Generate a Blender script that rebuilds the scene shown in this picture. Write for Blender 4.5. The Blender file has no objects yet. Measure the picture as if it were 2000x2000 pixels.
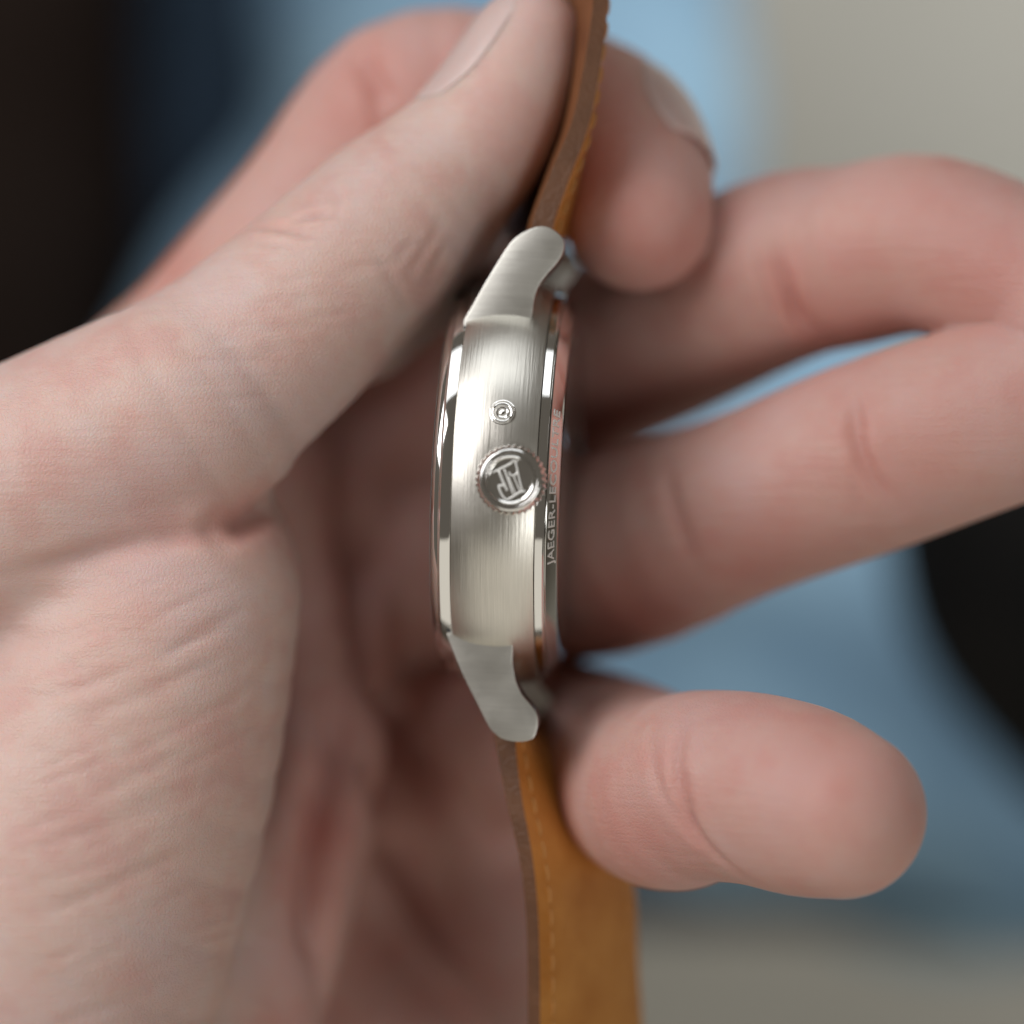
import bpy, bmesh, math, random
import numpy as np
from mathutils import Matrix, Vector

random.seed(7); np.random.seed(7)
S = 0.001                      # everything below is measured in millimetres
sc = bpy.context.scene
R = math.radians

# ------------------------------------------------------------------ camera
D = 300.0                      # lens to focus plane
FRAME = 94.0                   # width of the field at the focus plane
cam = bpy.data.cameras.new("camera")
cam.sensor_width = 36.0
cam.lens = 36.0 * D / FRAME
cam.clip_start, cam.clip_end = 0.01, 20.0
cam.dof.use_dof = True
cam.dof.focus_distance = (D - 4.5) * S
cam.dof.aperture_fstop = cam.lens / 19.0
cam.dof.aperture_blades = 0
camo = bpy.data.objects.new("camera", cam)
camo.location = (0, 0, D * S)
sc.collection.objects.link(camo)
sc.camera = camo

# ------------------------------------------------------------------ world and lamps
w = bpy.data.worlds.new("World"); sc.world = w; w.use_nodes = True
bg = w.node_tree.nodes["Background"]
bg.inputs[0].default_value = (0.92, 0.82, 0.69, 1)
bg.inputs[1].default_value = 0.11

def area(name, pos, target, sx, sy, power, col):
    l = bpy.data.lights.new(name, 'AREA'); l.shape = 'RECTANGLE'
    l.size, l.size_y, l.energy, l.color = sx * S, sy * S, power, col
    o = bpy.data.objects.new(name, l); o.location = Vector(pos) * S
    o.rotation_euler = (Vector(target) - Vector(pos)).to_track_quat('-Z', 'Y').to_euler()
    sc.collection.objects.link(o)
area("window_light", (-60, 556, 225), (0, 0, -20), 500, 350, 0.85, (0.95, 0.98, 1.0))
area("floor_bounce_light", (60, -450, 200), (0, 0, -20), 700, 600, 0.7, (1.0, 0.95, 0.84))
area("side_light", (-235, 150, 200), (-25, 0, -5), 235, 235, 0.80, (1.0, 0.98, 0.98))
area("front_light", (300, -210, 500), (0, 0, -10), 230, 230, 0.55, (1.0, 1.0, 0.98))
area("backdrop_fill_light", (290, 330, -105), (290, 330, -400), 420, 420, 1.9, (0.98, 0.99, 1.0))  # added fill facing away from the hand, brightens only the background

sc.view_settings.view_transform = 'Standard'
sc.view_settings.look = 'None'
sc.view_settings.exposure = 0.2
sc.view_settings.gamma = 1.0
sc.cycles.max_bounces = 8
sc.cycles.sample_clamp_indirect = 6.0
sc.cycles.caustics_reflective = False

# ------------------------------------------------------------------ helpers
def P(px, py, z):
    """Point at depth z (mm) seen at photograph pixel (px, py)."""
    k = (D - z) / D * FRAME / 2000.0
    return np.array([(px - 1000.0) * k, (1000.0 - py) * k, z], dtype=np.float64)

def link(o, parent=None):
    sc.collection.objects.link(o)
    if parent is not None:
        o.parent = parent
    return o

def mesh_obj(name, verts, faces, mat=None, parent=None, smooth=True):
    me = bpy.data.meshes.new(name)
    me.from_pydata([tuple(float(c) * S for c in v) for v in verts], [], [tuple(int(i) for i in f) for f in faces])
    me.update()
    if smooth:
        me.polygons.foreach_set("use_smooth", [True] * len(me.polygons))
    if mat: me.materials.append(mat)
    return link(bpy.data.objects.new(name, me), parent)

def tag(o, label, cat, group=None, kind=None):
    o["label"] = label
    if cat: o["category"] = cat
    if group: o["group"] = group
    if kind: o["kind"] = kind

def autosmooth(o, ang=35):
    """sharp edges above an angle, the rest smooth"""
    bm = bmesh.new(); bm.from_mesh(o.data)
    bmesh.ops.recalc_face_normals(bm, faces=bm.faces)
    for e in bm.edges:
        e.smooth = not (len(e.link_faces) == 2 and e.calc_face_angle(0) > R(ang))
    for f in bm.faces: f.smooth = True
    bm.to_mesh(o.data); bm.free()
    return o

# ------------------------------------------------------------------ materials
def new_mat(name):
    m = bpy.data.materials.new(name); m.use_nodes = True
    nt = m.node_tree
    return m, nt, nt.nodes["Principled BSDF"]

def N(nt, t, **kw):
    n = nt.nodes.new(t)
    for k, v in kw.items():
        if k.startswith("i_"):
            key = k[2:]
            n.inputs[int(key) if key.isdigit() else key.replace("_", " ")].default_value = v
        else: setattr(n, k, v)
    return n

def ramp(nt, fac, stops):
    r = N(nt, "ShaderNodeValToRGB")
    e = r.color_ramp.elements
    e[0].position, e[0].color = stops[0][0], (*stops[0][1], 1)
    e[1].position, e[1].color = stops[-1][0], (*stops[-1][1], 1)
    for p, c in stops[1:-1]:
        x = e.new(p); x.color = (*c, 1)
    nt.links.new(fac, r.inputs[0])
    return r.outputs[0]

def coords(nt, scale, space="Object"):
    tc = N(nt, "ShaderNodeTexCoord"); mp = N(nt, "ShaderNodeMapping")
    mp.inputs["Scale"].default_value = scale
    nt.links.new(tc.outputs[space], mp.inputs[0])
    return mp.outputs[0]

def brushed(name, scale, rough=0.3, aniso=0.5, bump=0.05, base=(0.74, 0.73, 0.70)):
    m, nt, b = new_mat(name); L = nt.links.new
    b.inputs["Metallic"].default_value = 1
    v = coords(nt, scale)
    n1 = N(nt, "ShaderNodeTexNoise", i_Scale=1.0, i_Detail=4.0, i_Roughness=0.6); L(v, n1.inputs[0])
    v2 = coords(nt, (260, 260, 260))
    n2 = N(nt, "ShaderNodeTexNoise", i_Scale=1.0, i_Detail=3.0); L(v2, n2.inputs[0])
    L(ramp(nt, n1.outputs[0], [(0.25, tuple(c * 0.86 for c in base)), (0.75, base)]), b.inputs["Base Color"])
    mr = N(nt, "ShaderNodeMapRange"); mr.inputs[3].default_value = rough - 0.07; mr.inputs[4].default_value = rough + 0.1
    L(n2.outputs[0], mr.inputs[0]); L(mr.outputs[0], b.inputs["Roughness"])
    b.inputs["Anisotropic"].default_value = aniso
    bp = N(nt, "ShaderNodeBump", i_Strength=bump, i_Distance=0.0002)
    L(n1.outputs[0], bp.inputs["Height"]); L(bp.outputs[0], b.inputs["Normal"])
    return m

def polished(name, rough=0.06, base=(0.80, 0.79, 0.77)):
    m, nt, b = new_mat(name); L = nt.links.new
    b.inputs["Metallic"].default_value = 1
    b.inputs["Base Color"].default_value = (*base, 1)
    v = coords(nt, (900, 900, 900))
    n = N(nt, "ShaderNodeTexNoise", i_Scale=1.0, i_Detail=5.0); L(v, n.inputs[0])
    mr = N(nt, "ShaderNodeMapRange"); mr.inputs[3].default_value = rough * 0.5; mr.inputs[4].default_value = rough * 1.6
    L(n.outputs[0], mr.inputs[0]); L(mr.outputs[0], b.inputs["Roughness"])
    return m

M_band = brushed("brushed_steel_band", (5200, 150, 150), 0.33, 0.35, 0.15, base=(0.68, 0.655, 0.60))
M_lug = brushed("brushed_steel_lug", (200, 5000, 200), 0.37, 0.0, 0.12, base=(0.69, 0.675, 0.625))
M_pol = polished("polished_steel")
M_crown = polished("satin_steel", 0.11)
M_letter = polished("lettering_steel", 0.45, (0.86, 0.85, 0.82)); M_letter.node_tree.nodes["Principled BSDF"].inputs["Metallic"].default_value = 0.35
M_eng = polished("engraved_steel", 0.35, (0.86, 0.85, 0.82))
M_dark, _nt, _b = new_mat("dark_recess"); _b.inputs["Base Color"].default_value = (0.02, 0.02, 0.02, 1); _b.inputs["Roughness"].default_value = 0.6
M_glass, _nt, _b = new_mat("sapphire_glass")
_b.inputs["Transmission Weight"].default_value = 1; _b.inputs["IOR"].default_value = 1.7; _b.inputs["Roughness"].default_value = 0.01
M_dial, _nt, _b = new_mat("silver_dial"); _b.inputs["Base Color"].default_value = (0.7, 0.69, 0.66, 1); _b.inputs["Roughness"].default_value = 0.35

def leather(name, c1, c2, rough=0.55):
    m, nt, b = new_mat(name); L = nt.links.new
    v = coords(nt, (160, 160, 160))
    n = N(nt, "ShaderNodeTexNoise", i_Scale=1.0, i_Detail=5.0, i_Roughness=0.6); L(v, n.inputs[0])
    L(ramp(nt, n.outputs[0], [(0.3, c1), (0.7, c2)]), b.inputs["Base Color"])
    b.inputs["Roughness"].default_value = rough
    v2 = coords(nt, (2600, 2600, 2600))
    vo = N(nt, "ShaderNodeTexVoronoi", i_Scale=1.0); L(v2, vo.inputs[0])
    bp = N(nt, "ShaderNodeBump", i_Strength=0.35, i_Distance=0.0002)
    L(vo.outputs[0], bp.inputs["Height"]); L(bp.outputs[0], b.inputs["Normal"])
    return m
M_leather = leather("tan_leather", (0.47, 0.175, 0.028), (0.62, 0.28, 0.065), 0.42)
M_edge = leather("brown_leather_edge", (0.095, 0.040, 0.018), (0.15, 0.066, 0.032), 0.45)
M_outer = leather("brown_outer_leather", (0.15, 0.052, 0.018), (0.22, 0.085, 0.030), 0.5)
M_thread, _nt, _b = new_mat("tan_thread"); _b.inputs["Base Color"].default_value = (0.50, 0.24, 0.07, 1); _b.inputs["Roughness"].default_value = 0.7

def skin_mat():
    m, nt, b = new_mat("skin"); L = nt.links.new
    at = N(nt, "ShaderNodeAttribute", attribute_name="flush_shade")
    v1 = coords(nt, (150, 150, 150)); n1 = N(nt, "ShaderNodeTexNoise", i_Scale=1.0, i_Detail=4.0, i_Roughness=0.55); L(v1, n1.inputs[0])
    v2 = coords(nt, (620, 620, 620)); n2 = N(nt, "ShaderNodeTexNoise", i_Scale=1.0, i_Detail=3.0); L(v2, n2.inputs[0])
    base = ramp(nt, n1.outputs[0], [(0.36, (0.61, 0.355, 0.305)), (0.5, (0.65, 0.45, 0.38)), (0.64, (0.66, 0.49, 0.425))])
    fine = ramp(nt, n2.outputs[0], [(0.35, (0.61, 0.405, 0.37)), (0.65, (0.615, 0.465, 0.425))])
    mx = N(nt, "ShaderNodeMix", data_type='RGBA'); mx.inputs[0].default_value = 0.4
    L(base, mx.inputs[6]); L(fine, mx.inputs[7])
    v0 = coords(nt, (75, 75, 75)); n0 = N(nt, "ShaderNodeTexNoise", i_Scale=1.0, i_Detail=3.0); L(v0, n0.inputs[0])
    f0 = ramp(nt, n0.outputs[0], [(0.45, (0, 0, 0)), (0.68, (0.3, 0.3, 0.3))])
    lil = N(nt, "ShaderNodeMix", data_type='RGBA'); lil.inputs[7].default_value = (0.57, 0.43, 0.455, 1)
    L(f0, lil.inputs[0]); L(mx.outputs[2], lil.inputs[6]); mx = lil
    red = N(nt, "ShaderNodeMix", data_type='RGBA'); red.inputs[7].default_value = (0.52, 0.185, 0.15, 1)
    L(at.outputs["Fac"], red.inputs[0]); L(mx.outputs[2], red.inputs[6])
    L(red.outputs[2], b.inputs["Base Color"])
    b.inputs["Subsurface Weight"].default_value = 0.45
    b.inputs["Subsurface Radius"].default_value = (1.0, 0.32, 0.18)
    b.inputs["Subsurface Scale"].default_value = 0.0026
    b.inputs["Roughness"].default_value = 0.46
    b.inputs["Specular IOR Level"].default_value = 0.38
    # skin relief: fine cell pattern plus long shallow lines
    v3 = coords(nt, (2500, 2700, 2500)); vo = N(nt, "ShaderNodeTexVoronoi", i_Scale=1.0, feature='DISTANCE_TO_EDGE'); L(v3, vo.inputs[0])
    cl = N(nt, "ShaderNodeMath", operation='MINIMUM'); cl.inputs[1].default_value = 0.22; L(vo.outputs[0], cl.inputs[0])
    v4 = coords(nt, (170, 1700, 300)); n4 = N(nt, "ShaderNodeTexNoise", i_Scale=1.0, i_Detail=3.0); L(v4, n4.inputs[0])
    v5 = coords(nt, (3800, 3800, 3800)); n5 = N(nt, "ShaderNodeTexNoise", i_Scale=1.0, i_Detail=2.0); L(v5, n5.inputs[0])
    a1 = N(nt, "ShaderNodeMath", operation='MULTIPLY_ADD'); a1.inputs[1].default_value = 0.85; L(n4.outputs[0], a1.inputs[0]); L(cl.outputs[0], a1.inputs[2])
    a2 = N(nt, "ShaderNodeMath", operation='MULTIPLY_ADD'); a2.inputs[1].default_value = 0.35; L(n5.outputs[0], a2.inputs[0]); L(a1.outputs[0], a2.inputs[2])
    bp = N(nt, "ShaderNodeBump", i_Strength=0.52, i_Distance=0.0002)
    L(a2.outputs[0], bp.inputs["Height"]); L(bp.outputs[0], b.inputs["Normal"])
    return m
M_skin = skin_mat()
M_nail, _nt, _b = new_mat("fingernail")
_b.inputs["Base Color"].default_value = (0.62, 0.455, 0.425, 1); _b.inputs["Roughness"].default_value = 0.3
_b.inputs["Subsurface Weight"].default_value = 0.3; _b.inputs["Subsurface Radius"].default_value = (1, .4, .3); _b.inputs["Subsurface Scale"].default_value = 0.0015

# ------------------------------------------------------------------ setting behind the hand
def plain_mat(name, stops, scale, rough=0.8):
    m, nt, b = new_mat(name)
    v = coords(nt, scale); n = N(nt, "ShaderNodeTexNoise", i_Scale=1.0, i_Detail=4.0); nt.links.new(v, n.inputs[0])
    nt.links.new(ramp(nt, n.outputs[0], stops), b.inputs["Base Color"]); b.inputs["Roughness"].default_value = rough; b.inputs["Specular IOR Level"].default_value = 0.12
    return m
M_floor = plain_mat("pale_floor", [(0.3, (0.40, 0.378, 0.325)), (0.7, (0.46, 0.445, 0.395))], (6, 6, 6))
M_denim = plain_mat("blue_denim", [(0.32, (0.15, 0.26, 0.38)), (0.68, (0.32, 0.49, 0.61))], (17, 17, 17))
M_black = plain_mat("black_cloth", [(0.3, (0.006, 0.006, 0.006)), (0.7, (0.012, 0.011, 0.010))], (40, 40, 40))
M_navy = plain_mat("denim_shade", [(0.3, (0.018, 0.030, 0.048)), (0.7, (0.032, 0.055, 0.085))], (25, 25, 25))  # navy colour standing in for shade on the denim
M_brown = plain_mat("dark_brown_cloth", [(0.3, (0.010, 0.0045, 0.0022)), (0.7, (0.016, 0.009, 0.006))], (25, 25, 25))

fz = -470.0
f = mesh_obj("floor", [(-2000, -2000, fz), (2000, -2000, fz), (2000, 2000, fz), (-2000, 2000, fz)], [(0, 1, 2, 3)], M_floor)
f["kind"] = "structure"

# ------------------------------------------------------------------ implicit surfaces
def smin(a, b, k):
    h = np.maximum(k - np.abs(a - b), 0.0) / k
    return np.minimum(a, b) - h * h * k * 0.25

def cap(p, a, b, ra, rb):
    ba = b - a; l2 = float(ba @ ba) + 1e-9
    pa = p - a
    t = np.clip((pa @ ba) / l2, 0, 1)
    d = pa - t[:, None] * ba
    return np.sqrt(np.einsum('ij,ij->i', d, d)) - (ra + (rb - ra) * t)

def spline(pts, n=4):
    """Catmull-Rom through (px,py,z,r) given as world x,y,z,r rows"""
    q = np.array(pts, dtype=np.float64)
    q = np.vstack([2 * q[0] - q[1], q, 2 * q[-1] - q[-2]])
    out = []
    for i in range(1, len(q) - 2):
        for j in range(n):
            t = j / n
            out.append(0.5 * ((2 * q[i]) + (-q[i-1] + q[i+1]) * t + (2*q[i-1] - 5*q[i] + 4*q[i+1] - q[i+2]) * t*t + (-q[i-1] + 3*q[i] - 3*q[i+1] + q[i+2]) * t**3))
    out.append(q[-2])
    return np.array(out)

def chain(rows, n=4):
    w = [np.append(P(a, b, z), r) for a, b, z, r in rows]
    return spline(w, n) if len(w) > 2 else np.array(w)

def fchain(p, ch):
    p = np.asarray(p, np.float32)
    segs = range(len(ch) - 1)
    if len(p) > 8:
        lo_, hi_ = p.min(0), p.max(0); c = (lo_ + hi_) / 2; rad = float(np.linalg.norm(hi_ - lo_)) / 2
        if rad < 25:                                # a compact block: only the segments that can be nearest
            A, B = ch[:-1, :3], ch[1:, :3]; ba = B - A
            t = np.clip(((c - A) * ba).sum(1) / ((ba * ba).sum(1) + 1e-9), 0, 1)
            dc = np.linalg.norm(c - A - t[:, None] * ba, axis=1) - (ch[:-1, 3] + (ch[1:, 3] - ch[:-1, 3]) * t)
            rg = 1.35 * rad + 0.1
            segs = np.nonzero(dc <= dc.min() + 2 * rg)[0]
    f = None
    for i in segs:
        d = cap(p, ch[i, :3].astype(np.float32), ch[i+1, :3].astype(np.float32), ch[i, 3], ch[i+1, 3])
        f = d if f is None else np.minimum(f, d)
    return f

def blocked(field):
    """evaluate a field block by block so that far segments can be skipped"""
    def run(p):
        p = np.asarray(p, np.float32)
        if len(p) < 3000: return field(p)
        q = np.floor(p / 14.0).astype(np.int64) + 512
        key = (q[:, 0] << 20) | (q[:, 1] << 10) | q[:, 2]
        order = np.argsort(key, kind='stable'); ks = key[order]
        cuts = np.concatenate([[0], np.nonzero(np.diff(ks))[0] + 1, [len(ks)]])
        out = np.empty(len(p), np.float32)
        for a, b in zip(cuts[:-1], cuts[1:]):
            ix = order[a:b]; out[ix] = field(p[ix])
        return out
    return run

def sparse_mesh(field, lo, hi, h, coarse=4, want_normals=False):
    """surface nets on a dense grid, the field evaluated only near the surface"""
    lo = np.array(lo, float); n = np.ceil((np.array(hi) - lo) / (h * coarse)).astype(int) * coarse + 1
    cn = (n - 1) // coarse + 1
    cx = [lo[i] + np.arange(cn[i]) * h * coarse for i in range(3)]
    cg = np.stack(np.meshgrid(*cx, indexing='ij'), -1).reshape(-1, 3).astype(np.float32)
    cf = field(cg).reshape(cn)
    band = np.abs(cf) < h * coarse * 2.2
    F = np.repeat(np.repeat(np.repeat(cf, coarse, 0), coarse, 1), coarse, 2)
    o = coarse // 2
    F = F[o:o + n[0], o:o + n[1], o:o + n[2]]
    pad = [(0, n[i] - F.shape[i]) for i in range(3)]
    F = np.pad(F, pad, mode='edge').astype(np.float32)
    B = np.repeat(np.repeat(np.repeat(band, coarse, 0), coarse, 1), coarse, 2)[o:o + n[0], o:o + n[1], o:o + n[2]]
    B = np.pad(B, pad, mode='edge')
    idx = np.argwhere(B)
    vals = np.empty(len(idx), np.float32)
    for s in range(0, len(idx), 400000):
        vals[s:s+400000] = field((lo + idx[s:s+400000] * h).astype(np.float32))
    F[idx[:, 0], idx[:, 1], idx[:, 2]] = vals
    for ax in range(3):                       # close the ends
        sl = [slice(None)] * 3
        for e in (0, -1):
            sl[ax] = e; F[tuple(sl)] = np.maximum(F[tuple(sl)], 0.4 * h)
    sgn = F < 0
    c = np.zeros(np.array(n) - 1, np.int8)
    for dx in (0, 1):
        for dy in (0, 1):
            for dz in (0, 1):
                c += sgn[dx:n[0]-1+dx, dy:n[1]-1+dy, dz:n[2]-1+dz]
    cells = np.argwhere((c > 0) & (c < 8))
    vid = -np.ones(c.shape, np.int32); vid[tuple(cells.T)] = np.arange(len(cells))
    acc = np.zeros((len(cells), 3)); cnt = np.zeros(len(cells))
    for ax in range(3):
        u, v = [a for a in range(3) if a != ax]
        for du in (0, 1):
            for dv in (0, 1):
                a = cells.copy(); a[:, u] += du; a[:, v] += dv
                b = a.copy(); b[:, ax] += 1
                fa = F[tuple(a.T)]; fb = F[tuple(b.T)]
                m = (fa < 0) != (fb < 0)
                t = np.where(m, fa / np.where(m, fa - fb, 1), 0)
                q = a.astype(float); q[:, ax] += t
                acc[m] += q[m]; cnt[m] += 1
    V = lo + acc / cnt[:, None] * h
    quads = []
    for ax in range(3):
        u, v = (ax + 1) % 3, (ax + 2) % 3
        s0 = [slice(None)] * 3; s1 = [slice(None)] * 3
        s0[ax] = slice(0, -1); s1[ax] = slice(1, None)
        e = np.argwhere(sgn[tuple(s0)] != sgn[tuple(s1)])
        e = e[(e[:, u] > 0) & (e[:, v] > 0) & (e[:, u] < n[u]-1) & (e[:, v] < n[v]-1)]
        ins = sgn[tuple(e.T)]
        def g(a, b):
            k = e.copy(); k[:, u] -= a; k[:, v] -= b
            return vid[tuple(k.T)]
        q = np.stack([g(0, 0), g(1, 0), g(1, 1), g(0, 1)], 1)
        q[~ins] = q[~ins][:, ::-1]
        quads.append(q)
    Q = np.vstack(quads)
    if not want_normals: return V, Q
    def tri(p):
        g = np.clip((p - lo) / h, 0, np.array(n) - 1.001); i = g.astype(int); f = g - i
        r = 0
        for a in (0, 1):
            for b in (0, 1):
                for c_ in (0, 1):
                    wgt = (f[:, 0] if a else 1 - f[:, 0]) * (f[:, 1] if b else 1 - f[:, 1]) * (f[:, 2] if c_ else 1 - f[:, 2])
                    r = r + wgt * F[i[:, 0] + a, i[:, 1] + b, i[:, 2] + c_]
        return r
    G = np.stack([(tri(V + h * d) - tri(V - h * d)) / (2 * h) for d in np.eye(3)], 1)
    return V, Q, G

def np_mesh(name, V, Q, mat, parent=None):
    me = bpy.data.meshes.new(name)
    me.vertices.add(len(V)); me.vertices.foreach_set("co", (V * S).astype(np.float32).ravel())
    me.loops.add(Q.size); me.loops.foreach_set("vertex_index", Q.astype(np.int32).ravel())
    me.polygons.add(len(Q))
    me.polygons.foreach_set("loop_start", np.arange(len(Q), dtype=np.int32) * 4)
    me.update(calc_edges=True); me.validate()
    me.polygons.foreach_set("use_smooth", [True] * len(me.polygons))
    me.materials.append(mat)
    return link(bpy.data.objects.new(name, me), parent)

# ------------------------------------------------------------------ cloths behind the hand
def cloth(name, rows_list, mat, k, lo, hi, h, label, cat, wob=0.0):
    chs = [chain(r, 4) for r in rows_list]
    def fld(p):
        f = None
        for c in chs:
            d = fchain(p, c); f = d if f is None else smin(f, d, k)
        if wob:
            f = f + wob * (np.sin(p[:, 0] * 0.07 + p[:, 1] * 0.04) * np.sin(p[:, 1] * 0.09 - p[:, 0] * 0.03 + p[:, 2] * 0.06))
        return f
    V, Q = sparse_mesh(fld, lo, hi, h, 4)
    o = np_mesh(name, V, Q, mat); tag(o, label, cat)
    return o
cloth("denim_leg", [[(985, -700, -300, 42), (990, 150, -290, 42), (1030, 900, -285, 45)],
                    [(700, 1000, -285, 52), (1400, 1190, -280, 52), (2700, 1360, -280, 56)]], M_denim, 30,
      (-150, -160, -380), (230, 260, -200), 3.0,
      "faded blue denim trouser leg, soft and out of focus behind the hand", "jeans", 4.0)
cloth("brown_cloth", [[(-640, -800, -300, 82), (-560, 300, -300, 80), (-640, 1500, -300, 80)]], M_brown, 20,
      (-420, -260, -460), (60, 420, -190), 5.0,
      "very dark brown, nearly black cloth filling the upper left corner", "cloth", 1.5)
cloth("denim_shade", [[(430, -900, -330, 32), (420, 200, -330, 32), (350, 1300, -330, 32)]], M_navy, 20,  # separate navy form painting in the denim leg's shaded left side
      (-160, -160, -400), (20, 330, -260), 4.0,
      "dark navy form added as the shaded left side of the pale blue denim, upper left", "cloth", 2.0)
cloth("denim_shade", [[(900, 1740, -262, 6), (1500, 1735, -262, 6.5), (2600, 1800, -262, 8)]], M_navy, 5,  # dark tube in place of the shadow under the denim leg
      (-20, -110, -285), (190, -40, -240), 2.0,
      "narrow dark navy strip added as the shaded underside of the pale blue denim, beneath the little finger", "cloth", 0.5)
cloth("black_cloth", [[(2080, 900, -170, 24), (2090, 1100, -165, 25), (2260, 1300, -165, 26)]], M_black, 20,
      (30, -110, -215), (190, 110, -120), 3.0,
      "plain black cloth shape in front of the blue denim at the right edge", "cloth", 0.8)

# ------------------------------------------------------------------ hand
THUMB = chain([(-520, 1130, -12, 18), (-130, 1045, -7, 13.2), (300, 835, -5, 11.3), (440, 735, -6, 10.0), (592, 606, -7, 9.35), (763, 450, -9, 8.75),
               (868, 345, -10, 7.5), (952, 253, -10, 6.6), (1008, 150, -10, 5.8), (1036, 75, -10, 4.9)])
THUMB2 = chain([(763, 455, -14, 8.4), (975, 275, -19, 6.9), (1046, 90, -18, 5.4)])
THUMB3 = chain([(690, 600, -17, 7.5), (885, 450, -22, 6.6), (962, 330, -22, 6.0)])
INDEX = chain([(330, 800, -38, 10), (442, 640, -33, 9.2), (620, 420, -30, 8.7), (790, 215, -28, 9.1), (980, 185, -27, 8.1), (1165, 240, -24, 8.1), (1228, 335, -19, 7.9), (1247, 425, -15, 7.1)])
MIDDLE = chain([(760, 850, -54, 10.5), (1190, 690, -37, 9.6), (1500, 534, -22, 9.4), (1660, 500, -18, 8.8), (1820, 478, -14, 8.6), (2030, 560, -9, 8.0), (2090, 640, -6, 7.4)])
RING = chain([(800, 1130, -57, 10.5), (1175, 1082, -28, 10.3), (1440, 990, -18, 9.0), (1690, 895, -12, 9.25), (1950, 805, -8, 8.9), (2300, 690, -6, 8.5), (2420, 690, -6, 7.5)])
PINKY = chain([(830, 1450, -57, 10.5), (1070, 1450, -37, 8.8), (1212, 1500, -20, 8.8), (1302, 1548, -6, 9.1), (1370, 1535, -1, 8.8), (1470, 1540, 3, 8.7), (1570, 1565, 7, 8.5), (1642, 1588, 10, 7.6)])
PALM = [(chain([(310, 890, -40, 12), (-400, 1400, -30, 19)]), 8),
        (chain([(760, 850, -56, 12.5), (-300, 1300, -30, 20)]), 8),
        (chain([(800, 1130, -59, 12.5), (-300, 1500, -32, 20)]), 8),
        (chain([(850, 1480, -57, 12.5), (500, 1750, -46, 15), (-100, 2200, -34, 20)]), 6),
        (chain([(980, 1850, -60, 12), (700, 2150, -45, 19), (200, 2500, -36, 22)]), 8),
        (chain([(900, 1000, -60, 11), (1110, 880, -46, 6.5)]), 6),
        (chain([(640, 1230, -38, 6.5), (560, 1650, -27, 8), (380, 2100, -18, 10)]), 6)]
THENAR = chain([(405, 1110, -9, 8.6), (330, 1200, -7, 12.2), (200, 1500, -8, 16.3), (0, 1920, -8, 20.5), (-200, 2400, -8, 22)])
WEB = chain([(300, 830, -30, 9), (560, 960, -38, 6), (700, 980, -46, 6)])

def hand_field(p):
    th = smin(smin(fchain(p, THUMB), fchain(p, THUMB2), 3.0), fchain(p, THUMB3), 3.0)
    tn = smin(fchain(p, THENAR), th, 3.2)
    pal = None
    for c, k in PALM:
        d = fchain(p, c); pal = d if pal is None else smin(pal, d, k)
    pal = smin(pal, fchain(p, WEB), 6)
    f = smin(tn, pal, 4.0)
    for c, k in ((INDEX, 6), (MIDDLE, 6), (RING, 6), (PINKY, 6)):
        d = fchain(p, c)
        f = np.minimum(f, smin(d, pal, k))
    return f

hand_field = blocked(hand_field)
HLO, HHI = (-80, -62, -76), (62, 60, 17)
HV, HQ, HG = sparse_mesh(hand_field, HLO, HHI, 0.45, 5, True)
inner = np.all((HV > np.array(HLO) + 1.2) & (HV < np.array(HHI) - 1.2), axis=1)
HF = hand_field(HV)
HV = HV - np.where(inner, np.clip(HF, -0.5, 0.5), 0)[:, None] * HG / np.maximum((HG * HG).sum(1), 0.25)[:, None]
HN = HG / np.maximum(np.linalg.norm(HG, axis=1), 1e-6)[:, None]

def surf_many(pix):
    """first points of the hand seen at pixels"""
    o = np.array([0, 0, D]); d = np.array([P(a, b, 0.0) for a, b in pix]) - o
    d /= np.linalg.norm(d, axis=1)[:, None]
    t = np.full(len(d), D - 20.0)
    for _ in range(60):
        t += np.clip(hand_field((o + d * t[:, None]).astype(np.float32)), -5, 8) * 0.8
    return o + d * np.minimum(t, D + 90)[:, None]

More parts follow.
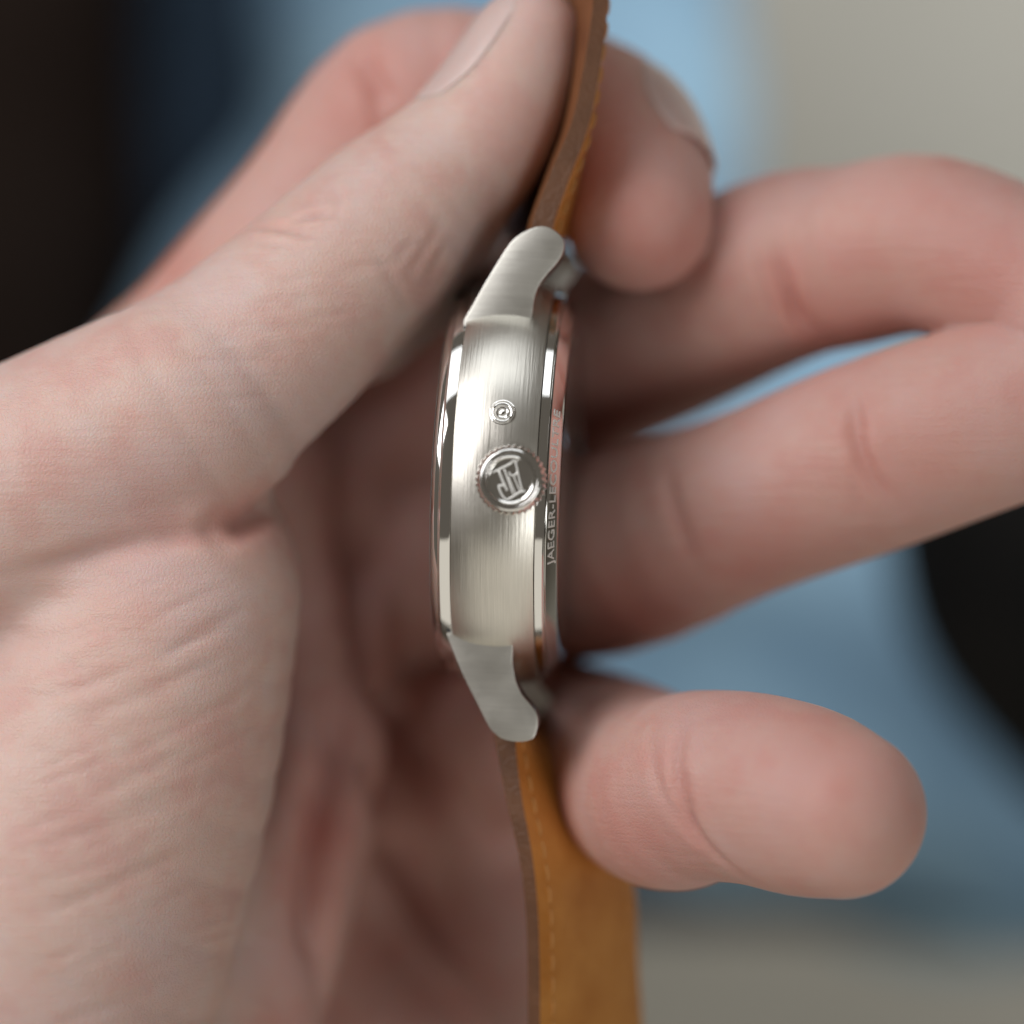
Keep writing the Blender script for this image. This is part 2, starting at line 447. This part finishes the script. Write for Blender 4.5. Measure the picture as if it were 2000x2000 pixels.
CREASES = [  # polyline in pixels, depth mm, half-width mm
    ([(-20, 1130), (120, 1095), (250, 1062), (350, 1045), (440, 1030), (490, 1012)], 0.55, 0.9),
    ([(430, 1038), (492, 1016), (530, 975)], 1.1, 1.2),
    ([(0, 1248), (80, 1245), (155, 1238)], 0.16, 0.7), ([(310, 1280), (403, 1238), (466, 1207)], 0.2, 0.6),
    ([(180, 1510), (217, 1492), (310, 1445), (403, 1393), (476, 1352), (533, 1290)], 0.12, 0.5),
    ([(310, 1528), (390, 1480), (466, 1440), (530, 1390)], 0.10, 0.4), ([(120, 1409), (155, 1402), (300, 1350), (420, 1290)], 0.14, 0.6),
    ([(100, 1650), (300, 1580), (480, 1500)], 0.14, 0.7), ([(0, 1800), (200, 1740), (420, 1640)], 0.12, 0.8), ([(0, 1380), (120, 1352), (260, 1320)], 0.12, 0.6),
    ([(549, 383), (595, 393), (635, 390)], 0.42, 0.5), ([(500, 440), (532, 444), (583, 452), (640, 457)], 0.42, 0.45),
    ([(555, 441), (590, 430), (623, 420), (650, 420)], 0.32, 0.45), ([(729, 487), (757, 532), (783, 578), (803, 620)], 0.11, 0.45),
    ([(770, 510), (790, 490), (811, 470)], 0.11, 0.45), ([(800, 535), (820, 500), (845, 465), (862, 430)], 0.11, 0.45), ([(835, 545), (852, 515), (868, 480)], 0.11, 0.45),
    ([(480, 470), (540, 478), (600, 482)], 0.13, 0.35), ([(640, 350), (660, 390), (665, 430)], 0.12, 0.4),
    ([(700, 100), (735, 165), (762, 222)], 0.9, 1.3),
    ([(680, 862), (682, 986), (698, 1110), (712, 1235), (742, 1360), (765, 1407), (831, 1498), (914, 1597), (993, 1697)], 2.6, 1.9),
    ([(674, 1448), (732, 1564), (790, 1697), (873, 1842), (976, 1966)], 1.9, 1.6),
    ([(660, 1300), (657, 1470), (632, 1573), (612, 1697), (608, 1821), (628, 1945)], 2.2, 1.6),
    ([(1502, 460), (1528, 552), (1559, 614), (1621, 666)], 0.55, 0.9), ([(1470, 470), (1490, 560), (1520, 640)], 0.3, 0.7),
    ([(1655, 760), (1663, 795), (1673, 863), (1704, 935), (1750, 992)], 0.5, 0.8),
    ([(1357, 1375), (1331, 1440), (1323, 1518), (1342, 1585), (1393, 1663), (1470, 1722)], 0.36, 0.6),
    ([(1290, 1400), (1274, 1466), (1300, 1559), (1352, 1631), (1400, 1690)], 0.2, 0.6),
    ([(1300, 900), (1320, 1000), (1370, 1120)], 0.3, 0.9),
]
_rs = random.Random(3)
for i in range(34):            # faint slanting lines over the ball of the thumb
    y0 = 1150 + i * 25 + _rs.uniform(-12, 12); x0 = _rs.uniform(20, 360); ln = _rs.uniform(90, 230); sl = -0.36 - 0.10 * (x0 / 400) + _rs.uniform(-.08, .08)
    CREASES.append(([(x0, y0 - 0.3 * x0 + 90), (x0 + ln * .5, y0 - 0.3 * x0 + 90 + sl * ln * .5 + _rs.uniform(-6, 6)), (x0 + ln, y0 - 0.3 * x0 + 90 + sl * ln)], _rs.uniform(.05, .125), _rs.uniform(.26, .45)))
for i in range(26):            # short lines across the back of the thumb
    u = _rs.uniform(0, 1); cx = 330 + 330 * u + _rs.uniform(-70, 70); cy = 800 - 330 * u + _rs.uniform(-90, 60); ln = _rs.uniform(40, 120)
    CREASES.append(([(cx, cy), (cx + ln * .5, cy + _rs.uniform(-4, 6)), (cx + ln, cy - ln * .06)], _rs.uniform(.05, .12), _rs.uniform(.24, .4)))
for c0 in ((1690, 880), (1515, 560), (1330, 1530)):   # small parallel lines beside the finger folds
    for i in range(5):
        dx = _rs.uniform(-45, 45); h = _rs.uniform(50, 110); dy = _rs.uniform(-90, 90)
        CREASES.append(([(c0[0] + dx, c0[1] + dy - h / 2), (c0[0] + dx + 6, c0[1] + dy), (c0[0] + dx + 18, c0[1] + dy + h / 2)], .14, .55))
flush_shade = np.zeros(len(HV))
disp = np.zeros(len(HV))
def poly_dist(V, pl):
    d = np.full(len(V), 1e9)
    for a, b in zip(pl[:-1], pl[1:]):
        ba = b - a; pa = V - a
        t = np.clip(pa @ ba / max(ba @ ba, 1e-9), 0, 1)
        d = np.minimum(d, np.linalg.norm(pa - t[:, None] * ba, axis=1))
    return d
_pl = iter(surf_many([q for c_ in CREASES for q in c_[0]]))
for pts, amp, wd in CREASES:
    pl = np.array([next(_pl) for q in pts])
    pl = spline(pl, 5) if len(pl) > 2 else pl
    m = np.all((HV > pl.min(0) - 5 * wd) & (HV < pl.max(0) + 5 * wd), axis=1)
    if not m.any(): continue
    d = poly_dist(HV[m], pl)
    L_ = np.linalg.norm(pl[-1] - pl[0])           # fade out towards both ends
    de = np.minimum(np.linalg.norm(HV[m] - pl[0], axis=1), np.linalg.norm(HV[m] - pl[-1], axis=1))
    tp = np.clip(de / (0.35 * L_), 0, 1); tp = 0.15 + 0.85 * tp * tp * (3 - 2 * tp)
    disp[m] -= amp * tp * (np.exp(-(d / wd) ** 2) - 0.22 * np.exp(-((d - 2.2 * wd) / (1.3 * wd)) ** 2))
    flush_shade[m] += 0.15 * min(1, amp / 0.5) * tp * np.exp(-(d / (1.6 * wd)) ** 2)
FLUSH = [(1115, 230, 4, .45), (1150, 330, 5, .5), (1285, 500, 6, .25), (1620, 1480, 6, .2), (1230, 1650, 6, .25), (1950, 560, 5, .3), (1230, 1190, 6, .35),
                     (1500, 1080, 6, .22), (1620, 620, 6, .25), (820, 510, 3.5, .28), (470, 1010, 4, .4), (640, 1620, 4, .35), (620, 700, 4, .15), (300, 960, 6, .15), (250, 1180, 5, .16),
                     (330, 520, 5, .3), (700, 170, 6, .25), (1760, 900, 7, .2), (1080, 60, 5, .2), (560, 1060, 4, .25), (1200, 820, 7, .25), (1800, 420, 8, .2)]
for (px, py, r, a), c in zip(FLUSH, surf_many([q[:2] for q in FLUSH])):
    d2 = ((HV - c) ** 2).sum(1)
    flush_shade += a * np.exp(-d2 / (r * r))
fd = np.minimum(np.minimum(fchain(HV, INDEX), fchain(HV, MIDDLE)), np.minimum(fchain(HV, RING), fchain(HV, PINKY)))
td = np.minimum(fchain(HV, THUMB), fchain(HV, THENAR))
pd = np.min([fchain(HV, c) for c, k in PALM], axis=0)
flush_shade += 0.34 * np.clip((td - np.minimum(fd, pd)) / 6.0, 0, 1)  # palmar redness, also deepened to dim the fingers and the shaded palm
HV2 = HV + HN * disp[:, None]
hand = np_mesh("hand", HV2, HQ, M_skin)
at = hand.data.attributes.new("flush_shade", 'FLOAT', 'POINT')
at.data.foreach_set("value", np.clip(flush_shade, 0, 0.85).astype(np.float32))
tag(hand, "bare left hand cupped round the watch, thumb and forefinger pinching its tan strap", "hand")

def nail(axis0, axis1, up_deg, half_deg, t0, t1):
    """a curved nail plate lying on the finger; up_deg 0 = across the finger to its right, 90 = towards +z"""
    a, b = np.array(axis0, float), np.array(axis1, float)
    ax = (b - a); Ln = np.linalg.norm(ax); ax /= Ln
    zz = np.array([0, 0, 1.0]) - ax * ax[2]; zz /= np.linalg.norm(zz)
    side = np.cross(ax, zz)                       # right of the finger when it points up the picture
    nu, nv = 15, 17
    rows = []
    for i in range(nu):
        t = t0 + (t1 - t0) * i / (nu - 1); u = i / (nu - 1)
        for j in range(nv):
            s = -1 + 2 * j / (nv - 1)
            hw = half_deg * (1.0 - 0.35 * max(0, 0.28 - u) / 0.28 - 0.22 * max(0, u - 0.75) / 0.25)
            tt = t + (0.13 * (1 - s * s) if u > 0.5 else -0.16 * (1 - s * s)) * (t1 - t0) * abs(u - 0.5) * 1.4
            th = R(up_deg + s * hw)
            dr = side * math.cos(th) + zz * math.sin(th)
            o = a + ax * Ln * tt
            lo_, hi_ = 0.5, 14.0
            rs = np.linspace(lo_, hi_, 110)
            fv = hand_field((o + rs[:, None] * dr).astype(np.float32))
            k = np.argmax(fv > 0); r = rs[k] if fv[k] > 0 else 6
            e = max(abs(s) ** 4, (1 - u) ** 6 if u < 0.5 else 0)
            lift = 0.28 - 0.55 * e + 0.0
            rows.append(o + dr * (r + lift))
    V = np.array(rows).reshape(nu, nv, 3)
    # smooth the plate
    for _ in range(6):
        W = V.copy(); W[1:-1] = (V[:-2] + V[1:-1] * 2 + V[2:]) / 4; V = W
        W = V.copy(); W[:, 1:-1] = (V[:, :-2] + V[:, 1:-1] * 2 + V[:, 2:]) / 4; V = W
    faces = [(i*nv+j, i*nv+j+1, (i+1)*nv+j+1, (i+1)*nv+j) for i in range(nu-1) for j in range(nv-1)]
    o = mesh_obj("fingernail", V.reshape(-1, 3), faces, M_nail, hand)
    sm = o.modifiers.new("thickness", 'SOLIDIFY'); sm.thickness = 0.0004; sm.offset = -1
    ss = o.modifiers.new("smooth", 'SUBSURF'); ss.levels = 1; ss.render_levels = 1
    return o
nail(P(868, 345, -11), P(1036, 75, -11), 157, 46, 0.38, 1.22)
nail(P(1165, 240, -24), P(1247, 425, -15), 166, 40, 0.0, 0.72)
nail(P(1470, 1540, 3), P(1640, 1588, 10), 236, 46, -0.2, 0.7)

# ------------------------------------------------------------------ watch
watch = bpy.data.objects.new("wristwatch", None); link(watch)
watch.empty_display_size = 0.01
tag(watch, "steel wristwatch held edge on, crown facing out, on a tan leather strap", "wristwatch")
YAW, TILT = R(-4.5), R(-2.6)
WM = Matrix.Rotation(TILT, 4, 'Z') @ Matrix.Rotation(YAW, 4, 'Y')
W0 = np.array([-0.15, 2.85, -12.0])
watch.matrix_world = Matrix.Translation(Vector(W0 * S)) @ WM
W3 = np.array(WM.to_3x3()); W3i = W3.T
def to_local(p): return W3i @ (np.asarray(p) - W0)
def local_at(px, py, zl):
    """watch-local point on the plane z = zl seen at a pixel"""
    o = to_local((0, 0, D)); d = to_local(P(px, py, 0)) - o
    t = (zl - o[2]) / d[2]
    return o + d * t

def lathe(name, prof, mat, parent, axis='x', n=160, origin=(0, 0, 0), closed=False, smooth_ang=30):
    V, Fc = [], []
    m = len(prof)
    for i in range(n):
        a = 2 * math.pi * i / n
        for x, r in prof:
            if axis == 'x': V.append((origin[0] + x, origin[1] + r * math.cos(a), origin[2] + r * math.sin(a)))
            else: V.append((origin[0] + r * math.cos(a), origin[1] + r * math.sin(a), origin[2] + x))
    seg = m if closed else m - 1
    for i in range(n):
        j = (i + 1) % n
        for k in range(seg):
            k2 = (k + 1) % m
            Fc.append((i*m+k, j*m+k, j*m+k2, i*m+k2))
    o = mesh_obj(name, V, Fc, mat, parent)
    bm = bmesh.new(); bm.from_mesh(o.data); bmesh.ops.remove_doubles(bm, verts=bm.verts, dist=1e-8)
    bm.to_mesh(o.data); bm.free()
    return autosmooth(o, smooth_ang)

HB = 3.75
band = [(-HB, 16.5)] + [(HB * t, 19.38 - 0.65 * abs(t) ** 2.2) for t in np.linspace(-1, 1, 25)] + [(HB, 16.5)]
lathe("mid_case", band, M_band, watch, n=256, closed=True)
lathe("bezel", [(-3.78, 16.4), (-3.78, 18.22), (-3.84, 18.32), (-4.0, 18.36), (-4.8, 18.24), (-4.92, 18.12), (-4.96, 17.95), (-5.05, 17.75), (-5.35, 17.62), (-5.62, 17.4), (-5.78, 17.05), (-5.8, 16.7), (-5.3, 16.45)], M_pol, watch, n=256, closed=True)
cr = [(-4.9, 16.4), (-5.6, 16.42), (-5.95, 16.2)] + [(-5.95 - 0.55 * (1 - (r / 16.0) ** 2), r) for r in np.linspace(15.6, 0.0, 9)]
lathe("crystal", cr, M_glass, watch, n=128)
lathe("dial", [(-4.3, 16.3), (-4.3, 0.0)], M_dial, watch, n=96)
lathe("back_ring", [(3.78, 16.4), (3.78, 18.25), (3.84, 18.33), (4.5, 18.22), (4.64, 18.1), (4.68, 17.9), (4.68, 16.4)], M_pol, watch, n=256, closed=True)
BK0, BK1 = (4.88, 17.74), (5.62, 16.75)
caseback = lathe("caseback", [(4.72, 16.0), (4.72, 17.82), (4.80, 17.86), BK0, BK1, (5.74, 16.5), (5.8, 16.1), (5.8, 15.2), (5.7, 14.9), (5.6, 14.4), (5.3, 14.3)], M_pol, watch, n=256, closed=True)
lathe("back_window", [(5.52, 14.38), (5.58, 14.1), (5.6, 0.0)], M_glass, watch, n=96)
lathe("movement", [(5.0, 14.6), (5.0, 0.0)], M_eng, watch, n=96)

# engraved lettering round the caseback bevel
def bevel_text(txt, a_mid, size, spread):
    cu = bpy.data.curves.new("lettering", 'FONT'); cu.body = txt; cu.size = 1.0; cu.extrude = 0.02; cu.resolution_u = 3
    cu.align_x = 'CENTER'; cu.align_y = 'CENTER'
    to = bpy.data.objects.new("lettering_tmp", cu); sc.collection.objects.link(to)
    dg = bpy.context.evaluated_depsgraph_get()
    me = bpy.data.meshes.new_from_object(to.evaluated_get(dg))
    bpy.data.objects.remove(to)
    n = len(me.vertices); co = np.empty(n * 3, np.float32); me.vertices.foreach_get("co", co); co = co.reshape(-1, 3)
    wdt = co[:, 0].max() - co[:, 0].min()
    ang = a_mid + co[:, 0] / wdt * spread               # along the rim, upwards in the picture
    v = co[:, 1] * size                                  # letter tops towards the outer rim
    nx, nr = (BK0[1]-BK1[1]), (BK1[0]-BK0[0]); l = math.hypot(nx, nr); nx /= l; nr /= l
    tx, tr = (BK0[0]-BK1[0]) / l, (BK0[1]-BK1[1]) / l
    mx_, mr_ = (BK0[0]+BK1[0]) / 2, (BK0[1]+BK1[1]) / 2
    hgt = np.where(co[:, 2] > 0, 0.05, -0.03)
    x = mx_ + tx * v + nx * hgt; r = mr_ + tr * v + nr * hgt
    out = np.stack([x, r * np.sin(ang), r * np.cos(ang)], 1) * S
    me.vertices.foreach_set("co", out.astype(np.float32).ravel()); me.update()
    me.materials.clear(); me.materials.append(M_letter); me.name = "lettering"
    o = bpy.data.objects.new("lettering", me); link(o, caseback)
    return o
bevel_text("JAEGER-LECOULTRE", R(-1.5), 1.2, R(48))

# lugs
UP = [(905,637),(907,623),(925,592),(949,549),(986,489),(1004,466),(1024,452),(1048,442.5),(1069,443),(1086,452),(1098,464),(1102,477),(1098,497),(1086,516),(1069,535),(1053,557),(1044,582),(1041,607),(1038,622)]
LOW = [(1002,1272),(1001,1293),(1003,1307),(1007,1328),(1019,1355),(1034,1373),(1046,1390),(1051,1408),(1048,1429),(1042,1442),(1028,1448),(1007,1449),(982,1444),(966,1433),(953,1417),(932,1375),(903,1317),(877,1253),(872,1241)]
def lug_mesh(outline, inner_y):
    pts = np.array([local_at(px, py, 12.0)[:2] for px, py in outline])
    # smooth resample
    q = spline([(p[0], p[1]) for p in pts], 3)
    first, last = q[0], q[-1]
    poly = [tuple(c) for c in q] + [(last[0], inner_y), (first[0], inner_y)]
    bm = bmesh.new()
    zs = 12.0
    vs = [bm.verts.new((x, y, zs)) for x, y in poly]
    f = bm.faces.new(vs)
    if f.normal.z < 0: f.normal_flip()
    bm.normal_update()
    if f.normal.z < 0: bmesh.ops.reverse_faces(bm, faces=[f])
    r = bmesh.ops.extrude_face_region(bm, geom=[f])
    nv = [v for v in r['geom'] if isinstance(v, bmesh.types.BMVert)]
    bmesh.ops.translate(bm, verts=nv, vec=(0, 0, -3.0))
    bmesh.ops.recalc_face_normals(bm, faces=bm.faces)
    es = [e for e in bm.edges if all(abs(v.co.z - 12.0) < 1e-4 for v in e.verts) or all(abs(v.co.z - 9.0) < 1e-4 for v in e.verts)]
    bmesh.ops.bevel(bm, geom=es, offset=0.16, segments=2, affect='EDGES', profile=0.6)
    for v in bm.verts: v.co *= S
    me = bpy.data.meshes.new("lug"); bm.to_mesh(me); bm.free()
    me.materials.append(M_lug); me.materials.append(M_pol)
    for p in me.polygons:
        if abs(p.normal.z) < 0.9: p.material_index = 1
    return me
for outl, iy in ((UP, 11.0), (LOW, -11.0)):
    me = lug_mesh(outl, iy)
    a = autosmooth(link(bpy.data.objects.new("lug", me), watch), 25)
    b = link(bpy.data.objects.new("lug", me), watch); b.location.z = -21.0 * S

# crown: knurled rim, polished steps, emblem in a recessed disc
cc = to_local(P(996, 937, 9.6)); CX, CY = float(cc[0]), float(cc[1])
crown = bpy.data.objects.new("crown", None)
def crown_mesh():
    nt_, sub = 34, 6
    n = nt_ * sub
    prof = [(18.40, 2.55, 0), (19.60, 2.6, 0), (19.70, 3.02, 1), (19.30, 3.1, 1), (20.65, 3.1, 1), (20.85, 2.98, .5), (21.05, 2.86, 0), (21.25, 2.70, 0), (21.30, 2.55, 0), (21.25, 2.42, 0), (21.02, 2.36, 0), (21.02, 2.28, 0), (21.28, 2.2, 0), (21.36, 2.08, 0), (21.28, 1.95, 0), (21.00, 1.90, 0), (20.96, 1.6, 0), (20.96, 0.8, 0), (20.96, 0.001, 0)]
    V, Fc = [], []
    for i in range(n):
        a = 2 * math.pi * i / n; ph = (i % sub) / sub
        tooth = 0.15 * (0.5 + 0.5 * math.cos(2 * math.pi * ph)) - 0.05
        for z, r, k in prof:
            rr = r + tooth * k
            V.append((CX + rr * math.cos(a), CY + rr * math.sin(a), z))
    m = len(prof)
    for i in range(n):
        j = (i + 1) % n
        for k in range(m - 1): Fc.append((i*m+k, j*m+k, j*m+k+1, i*m+k+1))
    return V, Fc
V, Fc = crown_mesh()
crown = autosmooth(mesh_obj("crown", V, Fc, M_crown, watch), 40)

def tube(pts, rad, n=8):
    """round bar along 3D points"""
    pts = np.array(pts, float); V, Fc = [], []
    for i, p in enumerate(pts):
        t = pts[min(i+1, len(pts)-1)] - pts[max(i-1, 0)]; t /= np.linalg.norm(t)
        u = np.cross(t, (0, 0, 1.0)); u /= max(np.linalg.norm(u), 1e-6); v = np.cross(t, u)
        for k in range(n):
            a = 2 * math.pi * k / n
            V.append(p + rad * (u * math.cos(a) + v * math.sin(a)))
    for i in range(len(pts)-1):
        for k in range(n): Fc.append((i*n+k, i*n+(k+1) % n, (i+1)*n+(k+1) % n, (i+1)*n+k))
    Fc.append(tuple(range(n))[::-1]); Fc.append(tuple((len(pts)-1)*n+k for k in range(n)))
    return V, Fc
def emb(x, y): # emblem drawing units to crown-face millimetres
    return (CX - 0.04 + (x - 830) / 385 * 1.9, CY - (y - 780) / 410 * 1.9, 21.0)
strokes = [([(500, 660), (790, 490), (850, 440)], 0.10), ([(850, 425), (900, 412), (960, 412)], 0.11),
           ([(915, 430), (960, 600), (1010, 800), (1060, 985)], 0.085), ([(955, 560), (945, 650), (890, 695), (825, 680), (812, 630)], 0.085),
           ([(620, 610), (700, 800), (790, 990)], 0.12), ([(720, 580), (800, 790), (900, 1050)], 0.085), ([(800, 720), (870, 880), (940, 1030)], 0.06), ([(900, 720), (960, 860), (1020, 985)], 0.06),
           ([(640, 950), (635, 905), (690, 890), (715, 915)], 0.10), ([(640, 950), (690, 1060), (760, 1150), (830, 1145), (920, 1080), (1010, 1010), (1115, 980)], 0.10)]
EV, EF = [], []
for pl, rad in strokes:
    q = spline([emb(*p) for p in pl], 4) if len(pl) > 2 else np.array([emb(*p) for p in pl])
    v, fc = tube(q, rad); o_ = len(EV); EV += [tuple(x) for x in v]; EF += [tuple(i + o_ for i in f_) for f_ in fc]
mesh_obj("emblem", EV, EF, M_letter, crown)

# recessed corrector push-piece
pc = to_local(P(982, 806, 6.0)); pz = math.sqrt(19.3 ** 2 - pc[1] ** 2)
nrm = Vector((0, pc[1], pz)).normalized()
corr = bpy.data.objects.new("corrector", None)
def disc_stack(name, prof, mat, parent):
    o = lathe(name, prof, mat, parent, axis='z', n=64)
    return o
rim = disc_stack("corrector", [(-0.6, 1.22), (0.05, 1.20), (0.07, 1.12), (0.02, 1.06), (-0.10, 1.02), (-0.10, 0.98), (0.10, 0.94), (0.13, 0.86), (0.10, 0.78), (-0.06, 0.74), (-0.06, 0.66)], M_pol, watch)
rim.location = Vector((float(pc[0]), float(pc[1]), pz)) * S
rim.rotation_euler = Vector((0, 0, 1)).rotation_difference(nrm).to_euler()
disc_stack("corrector_pin", [(-0.3, 0.62), (0.06, 0.60), (0.12, 0.52), (0.10, 0.40), (0.02, 0.36), (0.02, 0.28), (0.12, 0.24), (0.16, 0.12), (0.17, 0.001)], M_pol, rim)
disc_stack("corrector_groove", [(0.0, 1.08), (-0.085, 1.06), (-0.085, 0.62), (0.0, 0.6)], M_dark, rim)

# small locating holes beside the lugs
for px, py in ((908, 640), (876, 1231)):
    q = local_at(px, py, 12.1)
    lathe("locating_hole", [(-0.4, 0.20), (0.03, 0.20), (0.03, 0.001)], M_dark, watch, axis='z', n=16, origin=(q[0], q[1], 12.0))

# strap: a leather band swept along its near edge
def strap(rows, name, width, flip):
    """rows: px, py, z of the near edge, lean (deg), thickness mm"""
    w_ = [np.append(P(a, b, z), (lean, th)) for a, b, z, lean, th in rows]
    c = spline(w_, 6)
    prof = []  # across the width (0 near .. 1 far) for both faces
    nw = 9
    V, mats, Fc = [], [], []
    ring = None
    frames = []
    for i in range(len(c)):
        t = c[min(i+1, len(c)-1), :3] - c[max(i-1, 0), :3]; t /= np.linalg.norm(t)
        a = R(c[i, 3]); wv = np.array([math.sin(a), 0, math.cos(a)]); wv -= t * (wv @ t); wv /= np.linalg.norm(wv)
        nv = np.cross(t, wv); nv /= np.linalg.norm(nv)
        if nv[0] < 0: nv = -nv                       # towards the caseback side
        frames.append((c[i, :3], t, wv, nv, c[i, 4]))
        th = c[i, 4]; pts = []
        for s in (1, -1):
            ks = range(nw) if s == 1 else range(nw - 1, -1, -1)
            for k in ks:
                u = k / (nw - 1)
                e = 0.62 + 0.38 * (1 - abs(2 * u - 1) ** 6)
                dip = 0.05 * math.exp(-((min(u, 1-u) - 0.10) / 0.03) ** 2)
                pts.append(c[i, :3] - wv * (u * width) + nv * s * (th / 2 * e - dip))
        m = len(pts); V += pts
    for i in range(len(c) - 1):
        for k in range(m):
            Fc.append((i*m+k, i*m+(k+1) % m, (i+1)*m+(k+1) % m, (i+1)*m+k))
            mats.append(1 if k in (nw - 1, m - 1) else (2 if k >= nw else 0))
    Fc.append(tuple(range(m))[::-1]); mats.append(1)
    Fc.append(tuple((len(c)-1)*m+k for k in range(m))); mats.append(1)
    V = [to_local(v) for v in V]
    o = mesh_obj(name, V, Fc, M_leather, watch)
    o.data.materials.append(M_edge); o.data.materials.append(M_outer)
    o.data.polygons.foreach_set("material_index", mats)
    autosmooth(o, 40)
    # stitches near both edges on the caseback face
    cum = np.concatenate([[0], np.cumsum(np.linalg.norm(np.diff(c[:, :3], axis=0), axis=1))])
    sv, sf = tube([(0, -0.75, -0.10), (0, -0.45, 0.03), (0, 0, 0.06), (0, 0.45, 0.03), (0, 0.75, -0.10)], 0.17, 8)
    sme = None
    s = 2.2
    while s < cum[-1] - 1:
        i = int(np.searchsorted(cum, s)) - 1; i = max(0, min(i, len(frames) - 2))
        g = (s - cum[i]) / (cum[i+1] - cum[i])
        p = frames[i][0] * (1-g) + frames[i+1][0] * g; _, t, wv, nv, th = frames[i]
        for u, sd in ((0.10, 1), (0.90, 1)):
            q = to_local(p - wv * u * width + nv * sd * (th / 2 * 0.98 - 0.11))
            rot = Matrix((np.cross(t, nv * sd), t, nv * sd)).transposed()
            rl = Matrix(W3i.tolist()) @ rot
            if sme is None:
                so = mesh_obj("stitch", sv, sf, M_thread, o); sme = so.data
            else:
                so = link(bpy.data.objects.new("stitch", sme), o)
            so.matrix_local = Matrix.Translation(Vector(q) * S) @ rl.to_4x4()
        s += 2.1
    return o
strap([(1052, 478, -2.5, -3, 3.2), (1060, 440, -2.5, -3, 3.2), (1068, 412, -2.5, -3, 3.1), (1099, 330, -2.5, -1, 2.9), (1134, 240, -2.5, 3, 2.6), (1158, 120, -2.5, 6, 2.4), (1174, 0, -2.5, 10, 2.3), (1182, -160, -2.5, 13, 2.3), (1184, -330, -2.5, 13, 2.3)], "strap", 19, 1)
strap([(990, 1405, -2.5, -3, 3.0), (988, 1450, -2.5, -7, 2.9), (1003, 1555, -2.5, -19, 2.5), (1028, 1680, -2.5, -27, 2.2), (1040, 1804, -3, -30, 2.1), (1043, 1990, -4, -31, 2.1), (1041, 2150, -5, -33, 2.1), (1040, 2330, -6, -34, 2.1)], "strap", 19, 1)
# spring bars through the strap ends
for px, py in ((1055, 480), (998, 1408)):
    q = local_at(px, py, 10)
    V, Fc = tube([(q[0], q[1], 10.5), (q[0], q[1], -10.5)], 0.7, 12)
    # (a bar along z: build its ring by hand)
    V = [(q[0] + 0.7 * math.cos(2*math.pi*k/12), q[1] + 0.7 * math.sin(2*math.pi*k/12), zz) for zz in (10.5, -10.5) for k in range(12)]
    mesh_obj("spring_bar", V, Fc, M_pol, watch)
